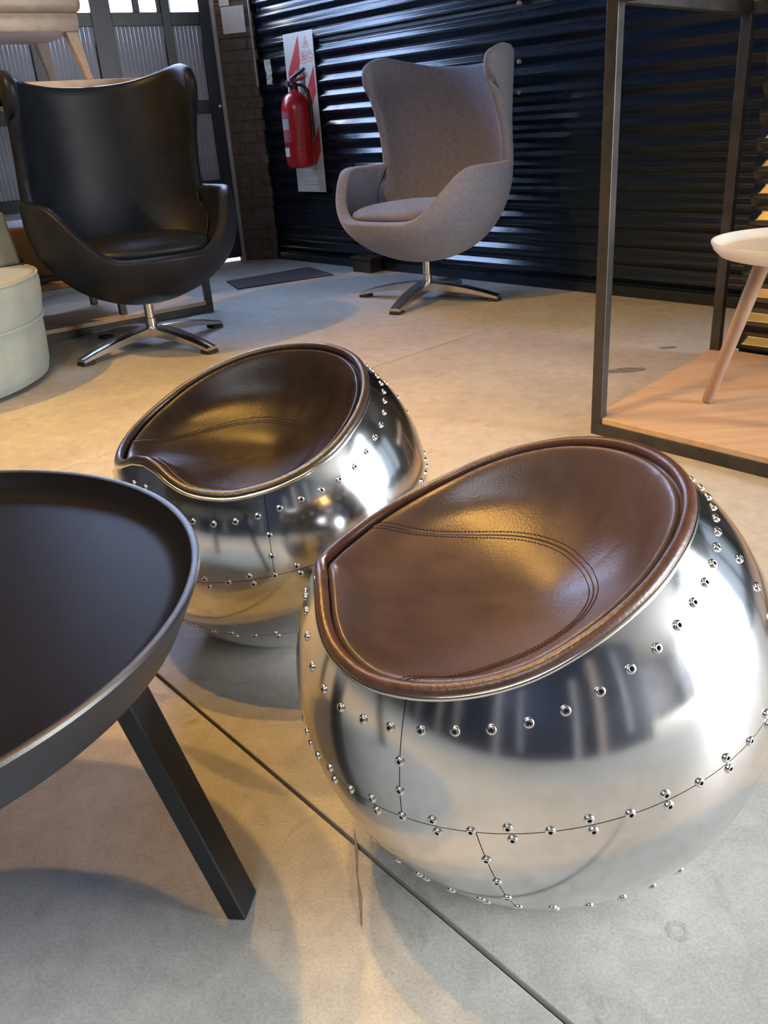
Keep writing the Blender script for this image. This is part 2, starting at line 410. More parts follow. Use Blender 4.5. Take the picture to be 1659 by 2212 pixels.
# ------------------------------------------------------------------ rough brick pier between door and corrugated wall
pf0 = Vector((-0.763, 5.655, 0)); pf1 = Vector((-0.535, 5.588, 0)); pd = (pf1 - pf0).normalized(); pn = Vector((pd.y, -pd.x, 0))
if pn.y > 0: pn = -pn
def PP(u, o, z): return pf0 + pd * u + pn * o + Vector((0, 0, z))
pw = (pf1 - pf0).length
bm = bmesh.new(); box(bm, 0.0, pw - 0.02, -0.25, -0.006, 0, 2.8, 0.002, PP)
pier = bm_obj('wall_pier', bm, M_BRICK); struct(pier)
z = 0.0; k = 0
while z < 2.3:
    h = 0.062
    off = 0 if k % 2 else 0.09
    edges = [0.0] + [x for x in (off, off + 0.18) if 0.02 < x < pw - 0.03] + [pw - 0.012 + random.uniform(-0.010, 0.012)]
    for a, b in zip(edges, edges[1:]):
        d = random.uniform(-0.002, 0.003)
        bm = bmesh.new(); box(bm, a + 0.003, b - 0.003, -0.02, d, z + 0.003, z + h - 0.003, 0.003, PP, 1)
        bm_obj('brick', bm, M_BRICK, pier)
    z += h; k += 1
tr = box_obj('trim_1', -0.034, 0.004, -0.05, 0.012, 0, 2.6, M_TRIM, None, 0.003, PP); struct(tr)
for (u0, u1, z0, z1) in ((0.045, 0.185, 1.265, 1.40), (0.04, 0.10, 1.405, 1.44)):
    box_obj('paper_notice', u0, u1, 0.004, 0.006, z0, z1, M_PAPER, pier, 0.0, PP)
tube_obj('conduit', [PP(0.222, 0.012, z) for z in (0.98, 1.3, 2.4)], 0.006, 8, M_TRIM, pier)

# ------------------------------------------------------------------ door wall with metal door, panels and glazed lights
bm = bmesh.new(); box(bm, 1.60, 6.2, -0.16, 0.0, 0, 2.8, 0, DP)
wl = bm_obj('wall_left', bm, M_WALLD); struct(wl)
dr = empty('door_1', DP(0.75, -0.05, 0)); struct(dr); dr['label'] = 'black metal door with pale panels and three small windows at the top'
def dp(name, s0, s1, z0, z1, o0, o1, m, bev=0.002):
    def T(s, o, z): return DP(s, o, z) - Vector(dr.location)
    return box_obj(name, s0, s1, o0, o1, z0, z1, m, dr, bev, T)
stiles = [(0.0, 0.092), (0.262, 0.312), (0.595, 0.705), (0.99, 1.05), (1.50, 1.60)]
for s0, s1 in stiles: dp('stile', s0, s1, 0.025, 2.80, -0.05, 0.0, M_DOOR)
rails = [(0.025, 0.10), (0.425, 0.492), (0.862, 0.932), (1.318, 1.384), (2.70, 2.80)]
cols = [(0.092, 0.262), (0.312, 0.595), (0.705, 0.99), (1.05, 1.50)]
for z0, z1 in rails:
    for s0, s1 in cols: dp('rail', s0, s1, z0, z1, -0.048, -0.004, M_DOOR)
for (z0, z1) in ((0.10, 0.425), (0.492, 0.862), (0.932, 1.318)):
    for s0, s1 in cols:
        bm = bmesh.new(); n = max(4, int((s1 - s0) / 0.022))
        for i in range(n):
            a = s0 + (s1 - s0) * i / n; b = s0 + (s1 - s0) * (i + 1) / n
            box(bm, a + 0.0012, b - 0.0012, -0.035, -0.018, z0, z1, 0.002, lambda s, o, z: DP(s, o, z) - Vector(dr.location), 1)
        bm_obj('ribbed_panel', bm, M_DPAN, dr)
for (s0, s1) in ((0.312, 0.335), (0.43, 0.47), (0.595, 0.625)):
    dp('glazing_bar', s0, s1, 1.384, 2.70, -0.04, -0.008, M_DOOR)
for i, (s0, s1) in enumerate(((0.092, 0.243), (0.335, 0.43), (0.47, 0.595), (0.705, 0.99), (1.05, 1.50))):
    dp('pane', s0, s1, 1.384, 2.70, -0.03, -0.026, M_GLASS, 0.0)
v, f = tube([DP(0.04, 0.0, 0.896) - Vector(dr.location), DP(0.04, 0.012, 0.896) - Vector(dr.location), DP(0.04, 0.016, 0.896) - Vector(dr.location)], [0.012, 0.012, 0.005], 12)
mesh_obj('lock', v, f, M_CHROME, dr, True, auto=40)

# ------------------------------------------------------------------ rest of the hall (outside the frame)
def wallbox(name, x0, x1, y0, y1, z0, z1, m):
    return struct(box_obj(name, x0, x1, y0, y1, z0, z1, m, None, 0.0))
wallbox('wall_far_left', -6.0, -5.85, -4.7, 3.2, 0, 2.8, M_WALLG)
bm = bmesh.new()
box(bm, -6.0, 8.2, -4.7, -4.5, 0, 2.8)
struct(bm_obj('wall_rear', bm, M_WALLG))
bm = bmesh.new()
for q in ((-7, 8.5, -0.60, 7.5), (-7, 8.5, -5, -1.90), (-7, -2.8, -1.90, -0.60), (0.2, 8.5, -1.90, -0.60)): box(bm, *q, 2.8, 2.9)
struct(bm_obj('ceiling', bm, M_CEIL))

# made-up dark screen and pale slats behind the camera, shaping the metal's reflections
lsn = box_obj('reflection_screen', -3.0, 1.5, -1.02, -0.98, 0, 1.55, M_DOOR, None, 0.0); struct(lsn)
for (x, w_, h0, h1) in ((-2.5, .06, .0, 1.4), (-1.75, .09, .0, 1.5), (-1.3, .05, .1, 1.3), (-0.62, .07, .0, 1.2), (-0.30, .04, .1, .9), (0.35, .06, .0, 1.0), (0.62, .10, .0, 1.3), (1.05, .06, .2, 1.4)):
    box_obj('reflection_slat', x, x + w_, -0.98, -0.965, h0, h1, M_TRIM if w_ < .08 else M_OAK3, lsn, 0.002)

# ------------------------------------------------------------------ riveted aluminium ball stools
RB, ZC = 0.2505, 0.233
RD = [rad(a) for a in (0, 8, 15, 22, 30, 38, 46, 55, 65, 76, 88, 101, 114, 124, 140, 160, 180)]
RE = [rad(a) for a in (28.5, 27.2, 24.5, 22.3, 21.2, 21, 22, 23.7, 26.3, 30, 35, 40, 44.3, 47, 50, 52, 53)]
def wrap(d): return abs((d + PI) % (2 * PI) - PI)
def rim_el(d): return smooth_interp(wrap(d), RD, RE)
ROWD = [rad(a) for a in (0, 11, 18, 25, 33, 40, 49, 57, 64, 71, 78, 84, 91, 98, 104, 112, 119, 126, 133, 141, 151, 159, 180)]
ROWE = [rad(a) for a in (23, 19, 15.5, 14, 13.5, 14.3, 16, 18, 19.5, 21, 23, 25, 28, 31, 33, 36, 38.5, 40.5, 42.3, 44, 45.8, 46.6, 47.2)]
def row_el(d): return smooth_interp(wrap(d), ROWD, ROWE)
def mid_el(d): return rad(1.5 - 9.5 * cos(d))
def low_el(d): return rad(-33.5 - 1.0 * cos(d))
def sph(d, e, r=RB): return Vector((r * cos(e) * cos(d), r * cos(e) * sin(d), r * sin(e) + ZC))
ZS, CX, PW = 0.068, 0.010, 1.9

rivet_mesh = None
def make_rivet_mesh():
    prof = [(0.0046, -0.0004), (0.0046, 0.0006), (0.0040, 0.0018), (0.0028, 0.0024), (0.0019, 0.0021), (0.0017, 0.0004)]
    n = 14; vs, fs, fm = [], [], []
    for r, z in prof:
        for k in range(n): vs.append((r * cos(2 * PI * k / n), r * sin(2 * PI * k / n), z))
    for i in range(len(prof) - 1):
        for k in range(n):
            fs.append((i * n + k, i * n + (k + 1) % n, (i + 1) * n + (k + 1) % n, (i + 1) * n + k)); fm.append(1 if i == len(prof) - 2 else 0)
    fs.append(tuple((len(prof) - 1) * n + k for k in range(n))); fm.append(1)
    me = bpy.data.meshes.new('rivet'); me.from_pydata(vs, [], fs); me.materials.append(M_RIVET); me.materials.append(M_DARK)
    me.polygons.foreach_set('material_index', fm); me.polygons.foreach_set('use_smooth', [True] * len(fs)); me.set_sharp_from_angle(angle=rad(60))
    return me

def put_rivet(root, d, e):
    o = bpy.data.objects.new('rivet', rivet_mesh); COL.objects.link(o); o.parent = root
    p = sph(d, e); n = (p - Vector((0, 0, ZC))).normalized()
    o.location = p; o.rotation_euler = n.to_track_quat('Z', 'Y').to_euler()

def patch(name, root, lo, hi, d0, d1, nd, ne, m, slant=0.0):
    """curved sheet of the shell between two rows; slant shifts its side seams from bottom to top"""
    vs, fs, ns = [], [], []
    g = 0.0009 / RB
    for i in range(nd + 1):
        for j in range(ne + 1):
            t = j / ne
            s0, s1 = (d0(t), d1(t))
            full = d1(0) - d0(0) >= 2 * PI - 1e-6
            a0, a1 = (s0, s1) if full else (s0 + g / 2, s1 - g / 2)
            d = a0 + (a1 - a0) * i / nd
            e = lo(d) + g / 2 + (hi(d) - lo(d) - g) * t
            p = sph(d, e); vs.append(p); ns.append((p - Vector((0, 0, ZC))).normalized())
    for i in range(nd):
        for j in range(ne):
            a = i * (ne + 1) + j; fs.append((a, a + ne + 1, a + ne + 2, a + 1))
    return mesh_obj(name, vs, fs, m, root, True, normals=ns)

def seat_in(d, t, lift=0.0):
    """point of the cushion: t=1 at the rim, 0 at the seat centre"""
    e = rim_el(d); p = Vector((RB * cos(e) * cos(d), RB * cos(e) * sin(d), RB * sin(e)))
    C = Vector((CX, 0, 0)); q = C + (Vector((p.x, p.y, 0)) - C) * t
    L = Vector((p.x - CX, p.y)).length
    ins = (1 - t) * L                      # plan distance from the rim
    z = ZS + (p.z - ZS) * t**(PW + 0.5 * max(0.0, (p.z - 0.12) / 0.08) * 0)
    # sewn edge: valley beside the welt, then a soft roll
    k = (p.z - ZS) / 0.13                  # deeper bowl at the rear: fuller roll there
    z += (0.0035 + 0.026 * max(0.0, k)) * math.exp(-((ins - 0.022) / 0.020)**2) - 0.0085 * math.exp(-((ins - 0.0135) / 0.0034)**2)
    return Vector((q.x, q.y, z + ZC + lift))

def plan_seat(x, y, lift=0.0):
    d = math.atan2(y, x - CX)
    for _ in range(12):
        e = rim_el(d); px, py = RB * cos(e) * cos(d), RB * cos(e) * sin(d)
        d -= math.atan2(py, px - CX) - math.atan2(y, x - CX)
    e = rim_el(d); px, py = RB * cos(e) * cos(d), RB * cos(e) * sin(d)
    t = math.hypot(x - CX, y) / math.hypot(px - CX, py)
    return seat_in(d, min(t, 0.985), lift)

def make_ball(loc, rz, m_seat, m_welt, label):
    global rivet_mesh
    if rivet_mesh is None: rivet_mesh = make_rivet_mesh()
    root = empty('ball_stool', loc, rz); tag(root, label, 'stool', 'riveted ball stools')
    # dark liner behind the seams
    vs, fs = [], []; nd, ne = 72, 24; r = RB - 0.0016
    for i in range(nd):
        d = 2 * PI * i / nd
        for j in range(ne + 1):
            e = rad(-66) + (rim_el(d) - 0.01 - rad(-66)) * j / ne; vs.append(sph(d, e, r))
    for i in range(nd):
        for j in range(ne):
            a = i * (ne + 1) + j; b = ((i + 1) % nd) * (ne + 1) + j; fs.append((a, b, b + 1, a + 1))
    mesh_obj('liner', vs, fs, M_DARK, root, True)
    # shell sheets
    up = [rad(-49.5), rad(49.5), rad(147), rad(213), rad(310.5)]
    for a, b in zip(up, up[1:]):
        sl = lambda t, s: s
        patch('shell_sheet', root, mid_el, lambda d: rim_el(d) - 0.004, (lambda t, a=a: a), (lambda t, b=b: b), max(16, int((b - a) / rad(2.2))), 22, M_ALU)
    lows = [rad(-69), rad(69), rad(150), rad(210), rad(291)]
    sgn = [-1, 1, 1, -1, -1]
    for i in range(4):
        a, b, sa, sb = lows[i], lows[i + 1], sgn[i], sgn[i + 1]
        patch('shell_sheet', root, low_el, mid_el, (lambda t, a=a, s=sa: a + s * rad(3.5 - 7 * t)), (lambda t, b=b, s=sb: b + s * rad(3.5 - 7 * t)), max(16, int((b - a) / rad(2.2))), 16, M_ALU)
    bot = -math.asin(ZC / RB) + 0.004
    patch('base_cap', root, lambda d: bot, low_el, (lambda t: 0.0), (lambda t: 2 * PI), 120, 14, M_ALU)
    lathe([(0.02, 0.0), (0.085, 0.0), (0.089, 0.002), (0.086, 0.006), (0.02, 0.006)], 40, 'base_pad', M_RUB, root)
    # rivets
    n1 = 50
    for k in range(n1):
        d = 2 * PI * (k + 0.5) / n1 - rad(0.2); put_rivet(root, d, row_el(d))
    n2 = 48
    for k in range(n2):
        d = rad(49.5) + 2 * PI * k / n2
        e = mid_el(d)
        if k % 2 == 0: put_rivet(root, d, e + rad(0.15))
        else:
            put_rivet(root, d - rad(0.4), e + rad(1.45)); put_rivet(root, d + rad(0.5), e - rad(1.45))
    n3 = 40
    for k in range(n3):
        d = rad(73) + 2 * PI * k / n3; e = low_el(d)
        if k % 2 == 0: put_rivet(root, d, e)
        else:
            put_rivet(root, d - rad(0.5), e + rad(1.3)); put_rivet(root, d + rad(0.5), e - rad(1.3))
    for d in (rad(49.5), rad(147), rad(213), rad(310.5)):
        e0, e1 = mid_el(d), row_el(d)
        m_ = max(2, round((e1 - e0) / rad(7.2)))
        for j in range(1, m_): put_rivet(root, d, e0 + (e1 - e0) * j / m_)
    for d, s in ((rad(69), 1), (rad(150), 1), (rad(210), -1), (rad(291), -1)):
        for j in (1, 2, 3):
            t = j / 4; dd = d + s * rad(3.5 - 7 * (1 - t)); put_rivet(root, dd, mid_el(dd) + (low_el(dd) - mid_el(dd)) * t)
    # rolled rim, welt, cushion
    NP = 200
    ds = [2 * PI * k / NP for k in range(NP)]
    tube_obj('rolled_rim', [sph(d, rim_el(d) + 0.002, RB - 0.0012) for d in ds], 0.0030, 8, M_BRASS, root, True, None)
    def inset(d, ins, dz):
        p = sph(d, rim_el(d)); v = Vector((CX - p.x, -p.y, 0)).normalized(); return p + v * ins + Vector((0, 0, dz))
    tube_obj('welt', [inset(d, 0.0070, 0.0035) for d in ds], 0.0066, 10, m_welt, root, True, None)
    nd, ns_ = 168, 44; vs, fs = [], []
    for i in range(nd):
        d = 2 * PI * i / nd
        e = rim_el(d); L = math.hypot(RB * cos(e) * cos(d) - CX, RB * cos(e) * sin(d)); t1 = 1 - 0.011 / L
        for j in range(ns_):
            u = j / (ns_ - 1); t = t1 * (1 - (1 - u)**1.0)
            t = t1 * (0.02 + 0.98 * (1 - (1 - u)**1.7))
            vs.append(seat_in(d, t))
    for i in range(nd):
        i2 = (i + 1) % nd
        for j in range(ns_ - 1): fs.append((i * ns_ + j, i * ns_ + j + 1, i2 * ns_ + j + 1, i2 * ns_ + j))
    vs.append(seat_in(0, 0)); c = len(vs) - 1
    for i in range(nd): fs.append((c, i * ns_, ((i + 1) % nd) * ns_))
    seat = mesh_obj('seat_cushion', vs, fs, m_seat, root, True)
    # double row of stitches round the seat base
    half = [(0.158, 0.155), (0.115, 0.150), (0.070, 0.136), (0.025, 0.119), (-0.012, 0.098), (-0.038, 0.072), (-0.055, 0.040), (-0.061, 0.0)]
    ctrl = [(x, -y) for x, y in half] + [(x, y) for x, y in half[::-1][1:]]
    path = []
    for i in range(len(ctrl) - 1):
        p0, p1, p2, p3 = ctrl[max(0, i - 1)], ctrl[i], ctrl[i + 1], ctrl[min(len(ctrl) - 1, i + 2)]
        for q in range(16):
            t = q / 16
            path.append(tuple(0.5 * (2 * p1[c_] + (p2[c_] - p0[c_]) * t + (2 * p0[c_] - 5 * p1[c_] + 4 * p2[c_] - p3[c_]) * t * t + (-p0[c_] + 3 * p1[c_] - 3 * p2[c_] + p3[c_]) * t**3) for c_ in (0, 1)))
    for off, nm in ((-0.0042, 'stitching'), (0.0042, 'stitching'), (0.0, 'seam')):
        pts = []
        for i in range(len(path)):
            a, b = path[max(0, i - 1)], path[min(len(path) - 1, i + 1)]
            tx, ty = b[0] - a[0], b[1] - a[1]; l = math.hypot(tx, ty)
            pts.append((path[i][0] - ty / l * off, path[i][1] + tx / l * off))
        if nm == 'seam':
            tube_obj('seam', [plan_seat(x, y, 0.0004) for x, y in pts], 0.0008, 6, m_welt, seat)
            continue
        av, af = [], []; acc = 0.0; run = [];
        for i in range(len(pts) - 1):
            (x0, y0), (x1, y1) = pts[i], pts[i + 1]; l = math.hypot(x1 - x0, y1 - y0); s = 0.0
            while s < l:
                ph = (acc + s) % 0.0042
                if ph < 0.0001 or (s + 0.0042 - ph) <= l:
                    s2 = s + (0.0042 - ph) % 0.0042
                    if s2 + 0.0030 <= l + 0.003:
                        pa = (x0 + (x1 - x0) * s2 / l, y0 + (y1 - y0) * s2 / l); pb = (x0 + (x1 - x0) * (s2 + 0.0030) / l, y0 + (y1 - y0) * (s2 + 0.0030) / l)
                        v, f = tube([plan_seat(*pa, 0.0004), plan_seat((pa[0] + pb[0]) / 2, (pa[1] + pb[1]) / 2, 0.0009), plan_seat(*pb, 0.0004)], 0.0005, 4)
                        b0 = len(av); av += v; af += [tuple(b0 + k for k in q) for q in f]
                    s = s2 + 0.0042
                else: break
            acc += l
        st = mesh_obj('stitching', av, af, M_STITCH, seat, False); st['kind'] = 'stuff'
    return root

make_ball((0.145, 0.767, 0), rad(-176), M_BROWN, M_BROWN_W, 'riveted aluminium ball stool with a brown leather seat, nearest the camera')
make_ball((-0.175, 1.273, 0), rad(-135), M_ESPRESSO, M_ESPR_W, 'riveted aluminium ball stool with a nearly black leather seat, behind the brown one')

# ------------------------------------------------------------------ black tray table
TC = Vector((-0.509, 0.675, 0)); TZ = 0.40; TR = 0.334
tt = empty('tray_table', TC); tag(tt, 'round black tray coffee table on splayed flat legs', 'table')
lathe([(0.0, 0.345), (0.303, 0.345), (0.3085, 0.3475), (0.3115, 0.352), (0.3255, 0.380), (0.3325, 0.3945), (0.3340, 0.398), (0.3330, 0.4008), (0.3295, 0.4015), (0.3260, 0.4002)], 128, 'tray_rim', M_BLKWOOD, tt, True, 32)
lathe([(0.3260, 0.4002), (0.3225, 0.394), (0.3150, 0.3815), (0.3090, 0.3775), (0.2980, 0.3765), (0.0, 0.3765)], 128, 'tray_surface', M_BLKTOP, tt, True, 32)
lb = [Vector((-0.2000, 0.6515, 0)), Vector((-0.1797, 0.6486, 0)), Vector((-0.1713, 0.6870, 0))]; lb.append(lb[0] + lb[2] - lb[1])
lt = [b + (Vector((-0.087, 0.0065, 0.348))) for b in lb]
for k in range(3):
    Rz = Matrix.Rotation(2 * PI * k / 3, 3, 'Z')
    bm = bmesh.new(); hexa(bm, [Rz @ (p - TC) for p in lb] + [Rz @ (p - TC) for p in lt], 0.0025)
    bm_obj('leg', bm, M_BLKWOOD, tt)

# ------------------------------------------------------------------ egg chairs
EZ = [0.195, 0.205, 0.225, 0.255, 0.30, 0.36, 0.44, 0.52, 0.60, 0.70, 0.80, 0.90, 1.0, 1.10]
EA = [0.050, 0.105, 0.160, 0.220, 0.275, 0.325, 0.358, 0.366, 0.358, 0.340, 0.330, 0.328, 0.328, 0.328]
EY = [0.0, 0.0, 0.0, 0.005, 0.015, 0.02, 0.015, 0.0, -0.02, -0.045, -0.07, -0.09, -0.10, -0.11]
EB = [0.050, 0.10, 0.150, 0.200, 0.255, 0.295, 0.320, 0.325, 0.315, 0.300, 0.285, 0.275, 0.27, 0.27]
EF = [0.050, 0.105, 0.165, 0.225, 0.280, 0.320, 0.325, 0.305, 0.29, 0.28, 0.29, 0.31, 0.32, 0.32]
def egg_pt(d, z):
    a, yc, b, f = (smooth_interp(z, EZ, t) for t in (EA, EY, EB, EF))
    s, c = sin(d), cos(d); n = 2 / 2.25
    x = a * math.copysign(abs(s)**n, s); y = yc + (f if c > 0 else b) * math.copysign(abs(c)**n, c)
    return Vector((x, y, z))
# rim: (angle, height, angle at the foot of its rib)
RIM = [(0, .378, 0), (15, .378, 15), (29, .382, 29), (38, .425, 38), (46, .485, 45), (54, .540, 52), (62, .570, 58), (72, .580, 66), (88, .580, 76), (106, .580, 88), (120, .586, 99),
       (128, .605, 105), (127, .650, 109), (118, .712, 112), (104, .780, 115), (91, .845, 118), (81, .905, 121), (77, .960, 124), (81, 1.002, 129), (95, 1.024, 136), (116, 1.012, 146), (146, .978, 162), (180, .963, 180)]
def egg_rim(u):
    n = len(RIM) - 1; xs = list(range(n + 1)); x = u * n
    return tuple(smooth_interp(x, xs, [r[c] for r in RIM]) for c in range(3))

def make_egg(loc, rz, star, m, label, tilt=0.0):
    root = empty('egg_chair', loc, rz); tag(root, label, 'armchair', 'egg chairs')
    half = 60; nt = 22
    us = [i / half for i in range(half + 1)]
    ring = [(1, u) for u in us] + [(-1, u) for u in us[-2:0:-1]]
    vs, fs = [], []
    NR = len(ring)
    for sg, u in ring:
        dr_, zr, d0 = egg_rim(u)
        for j in range(nt + 1):
            t = j / nt
            z = 0.197 + (zr - 0.197) * (t**1.25)
            hh = max(0.0, (z - 0.45) / max(zr - 0.45, 0.05)) if zr > 0.586 else t
            d = rad(d0 + (dr_ - d0) * hh**1.6)
            p = egg_pt(d, z); vs.append(Vector((sg * p.x, p.y, p.z)))
    for i in range(NR):
        i2 = (i + 1) % NR
        for j in range(nt): fs.append((i * (nt + 1) + j, i2 * (nt + 1) + j, i2 * (nt + 1) + j + 1, i * (nt + 1) + j + 1))
    sh = mesh_obj('shell', vs, fs, m, root, True)
    sm = sh.modifiers.new('relax', 'SMOOTH'); sm.factor = 0.5; sm.iterations = 3
    sd = sh.modifiers.new('padding', 'SOLIDIFY'); sd.thickness = 0.046; sd.offset = 0.0; sd.use_even_offset = False
    ss = sh.modifiers.new('round', 'SUBSURF'); ss.levels = 1; ss.render_levels = 1
    # loose seat cushion
    vs, fs = [], []; nu, nv = 48, 10
    for i in range(nu):
        a = 2 * PI * i / nu; c, s = cos(a), sin(a); e = 2 / 3.0
        px = 0.255 * math.copysign(abs(c)**e, c); py = 0.045 + 0.262 * math.copysign(abs(s)**e, s)
        px *= 1.0 - 0.10 * max(0, (0.05 - py)) / 0.3
        for j in range(nv + 1):
            ph = -PI / 2 + PI * j / nv; k = max(0.0, cos(ph))**0.55
            vs.append((px * (0.02 + 0.98 * k), 0.035 + (py - 0.035) * (0.02 + 0.98 * k), 0.388 + 0.042 * sin(ph) + (0.006 if ph > 0 else 0) * (1 - k) - 0.03 * (0.3 - py) * 0.4 * 0))
    for i in range(nu):
        i2 = (i + 1) % nu
        for j in range(nv): fs.append((i * (nv + 1) + j, i2 * (nv + 1) + j, i2 * (nv + 1) + j + 1, i * (nv + 1) + j + 1))
    fs.append(tuple(i * (nv + 1) + nv for i in range(nu))); fs.append(tuple(i * (nv + 1) for i in range(nu))[::-1])
    mesh_obj('seat_cushion', vs, fs, m, root, True)
    # pedestal
    lathe([(0.0215, 0.072), (0.0215, 0.110), (0.0185, 0.112), (0.0185, 0.20), (0.05, 0.202)], 24, 'column', M_CHROME, root)
    for k in range(4):
        a = star - rz + k * PI / 2
        Rz = Matrix.Rotation(a, 3, 'Z')
        vs, fs = [], []
        st = [(0.0, 0.036, 0.080, 0.036), (0.05, 0.036, 0.079, 0.035), (0.12, 0.035, 0.072, 0.030), (0.20, 0.032, 0.060, 0.024), (0.28, 0.028, 0.043, 0.019), (0.345, 0.024, 0.026, 0.014)]
        for (x, hw, zt, th) in st:
            sec = [(-hw, zt - th), (hw, zt - th), (hw, zt - 0.003), (hw * 0.72, zt), (-hw * 0.72, zt), (-hw, zt - 0.003)]
            vs += [Rz @ Vector((x, y, z)) for y, z in sec]
        for i in range(len(st) - 1):
            for q in range(6): fs.append((i * 6 + q, i * 6 + (q + 1) % 6, (i + 1) * 6 + (q + 1) % 6, (i + 1) * 6 + q))
        fs.append(tuple(range(6))[::-1]); fs.append(tuple((len(st) - 1) * 6 + q for q in range(6)))
        arm = mesh_obj('base_arm', vs, fs, M_CHROME, root, True, auto=30)
        bm = bmesh.new(); box(bm, 0.300, 0.350, -0.0245, 0.0245, 0.0, 0.0145, 0.003, lambda x, y, z: Rz @ Vector((x, y, z)))
        bm_obj('glide', bm, M_RUB, arm)
    return root

make_egg((0.275, 3.968, 0), rad(-132.5 - 90), rad(-119), M_WOOL, 'grey wool egg chair beside the corrugated wall')
make_egg((-0.872, 3.428, 0), rad(-60 - 90), rad(-129), M_BLKLEA, 'black leather egg chair in front of the metal door')

# ------------------------------------------------------------------ right display stand with board, white tray table on it
SA = -A_.normalized(); SB = Vector((0.6535 * 0 + 0.70, 0.714, 0)).normalized()      # front direction (right, nearer), side direction (away)
SA = Vector((0.637, -0.771, 0)).normalized(); SB = Vector((0.682, 0.731, 0)).normalized()
S0 = Vector((0.5436, 2.0528, 0))
def SP(a, b, z): return SA * a + SB * b + Vector((0, 0, z))
ds_ = empty('display_stand', S0); tag(ds_, 'black steel frame display stand with a pale wood base board, at the right', 'display stand', 'steel frame display stands')
SW, SD, SH = 1.25, 0.775, 0.985
def bar(name, a0, a1, b0, b1, z0, z1, m=M_STEEL, bev=0.002, root=None, f=None):
    bm = bmesh.new(); box(bm, a0, a1, b0, b1, z0, z1, bev, f or SP); return bm_obj(name, bm, m, root or ds_)
tS = 0.030
for (a, b) in ((0, 0), (0, SD - tS), (SW - tS, 0), (SW - tS, SD - tS)): bar('post', a, a + tS, b, b + tS, 0.032, SH)
bar('bottom_rail', 0, SW, 0, tS, 0, 0.032); bar('bottom_rail', 0, SW, SD - tS, SD, 0, 0.032)
bar('bottom_rail', 0, tS, tS, SD - tS, 0, 0.032); bar('bottom_rail', SW - tS, SW, tS, SD - tS, 0, 0.032)
bar('top_rail', tS, SW - tS, 0, tS, SH - tS, SH); bar('top_rail', tS, SW - tS, SD - tS, SD, SH - tS, SH)
bar('top_rail', 0, tS, tS, SD - tS, SH - tS, SH); bar('top_rail', SW - tS, SW, tS, SD - tS, SH - tS, SH)
bm = bmesh.new()
poly = [(tS + .001, .004), (SW - tS - .001, .004), (SW - tS - .001, tS), (SW - .002, tS), (SW - .002, SD - tS), (SW - tS, SD - tS), (SW - tS, SD - .002), (tS, SD - .002), (tS, SD - tS - .001), (.004, SD - tS - .001), (.004, tS + .001), (tS + .001, tS + .001)]
prism(bm, poly, 0.032, 0.046, SP, 0.001)
bm_obj('base_board', bm, M_OAK, ds_)

# corrugated partition behind that stand
def QP(s, o, z): return Vector((1.054, 2.60, 0)) + A_ * s + N_ * o + Vector((0, 0, z))
pt = empty('wall_partition', QP(-0.6, -0.05, 0)); struct(pt)
for (z0, z1) in ((0.03, 1.17), (1.17, 2.3)):
    sh = corr_sheet('corrugated_sheet', lambda s, o, z: QP(s, o, z) - Vector(pt.location), -0.95, -0.050, z0, z1, 0.5667, M_CORR2, pt, -0.075)
bm = bmesh.new(); box(bm, -0.95, -0.055, -0.115, -0.080, 0, 2.3, 0.001, lambda s, o, z: QP(s, o, z) - Vector(pt.location)); bm_obj('backing', bm, M_DOOR, pt)

WC = Vector((1.03, 2.01, 0))
wt = empty('tray_side_table', (WC.x, WC.y, 0.046)); tag(wt, 'white round tray side table with splayed wooden legs, on the right display stand', 'table')
zz = 0.404
lathe([(0.0, zz - 0.036), (0.175, zz - 0.036), (0.198, zz - 0.030), (0.213, zz - 0.016), (0.220, zz - 0.001), (0.2195, zz + 0.003), (0.2165, zz + 0.0035), (0.2135, zz + 0.001), (0.209, zz - 0.010), (0.200, zz - 0.0165), (0.19, zz - 0.018)], 96, 'tray', M_WHITE, wt, True, 45)
lathe([(0.0, zz - 0.0172), (0.196, zz - 0.0172), (0.196, zz - 0.022)], 64, 'tray_inlay', M_TRAYIN, wt, True, 40)
for k in range(3):
    Rz = Matrix.Rotation(2 * PI * k / 3, 3, 'Z')
    b0 = Rz @ (Vector((0.8520, 2.090, 0)) - Vector((WC.x, WC.y, 0))); t0 = Rz @ (Vector((0.943, 2.049, 0)) - Vector((WC.x, WC.y, 0)))
    b0.z = 0.002; t0.z = zz - 0.034
    d = (t0 - b0); pts = [b0 + d * t for t in (0, 0.004, 0.02, 0.3, 0.7, 1.0)]
    tube_obj('leg', pts, [0.006, 0.0105, 0.0135, 0.0155, 0.0175, 0.019], 20, M_OAK2, wt, False, 60)

# ------------------------------------------------------------------ left display stand with a wooden low table on top
L0 = Vector((-0.728, 4.055, 0)); LA = Vector((-0.822, -0.569, 0)).normalized(); LB = Vector((-0.569, 0.822, 0)).normalized()
ls = empty('display_stand', L0); tag(ls, 'black steel frame display stand with wood boards, behind the black egg chair', 'display stand', 'steel frame display stands')
def LP(a, b, z): return LA * a + LB * b + Vector((0, 0, z))
LW, LD = 0.95, 0.60
for (a, b) in ((0, 0), (0, LD - tS), (LW - tS, 0), (LW - tS, LD - tS)): bar('post', a, a + tS, b, b + tS, 0.032, 0.955, root=ls, f=LP)
for z0 in (0.0, 0.925):
    z1 = z0 + (0.032 if z0 == 0 else 0.03); q = 0 if z0 == 0 else tS
    nm = 'bottom_rail' if z0 == 0 else 'top_rail'
    bar(nm, q, LW - q, 0, tS, z0, z1, root=ls, f=LP); bar(nm, q, LW - q, LD - tS, LD, z0, z1, root=ls, f=LP)
    bar(nm, 0, tS, tS, LD - tS, z0, z1, root=ls, f=LP); bar(nm, LW - tS, LW, tS, LD - tS, z0, z1, root=ls, f=LP)
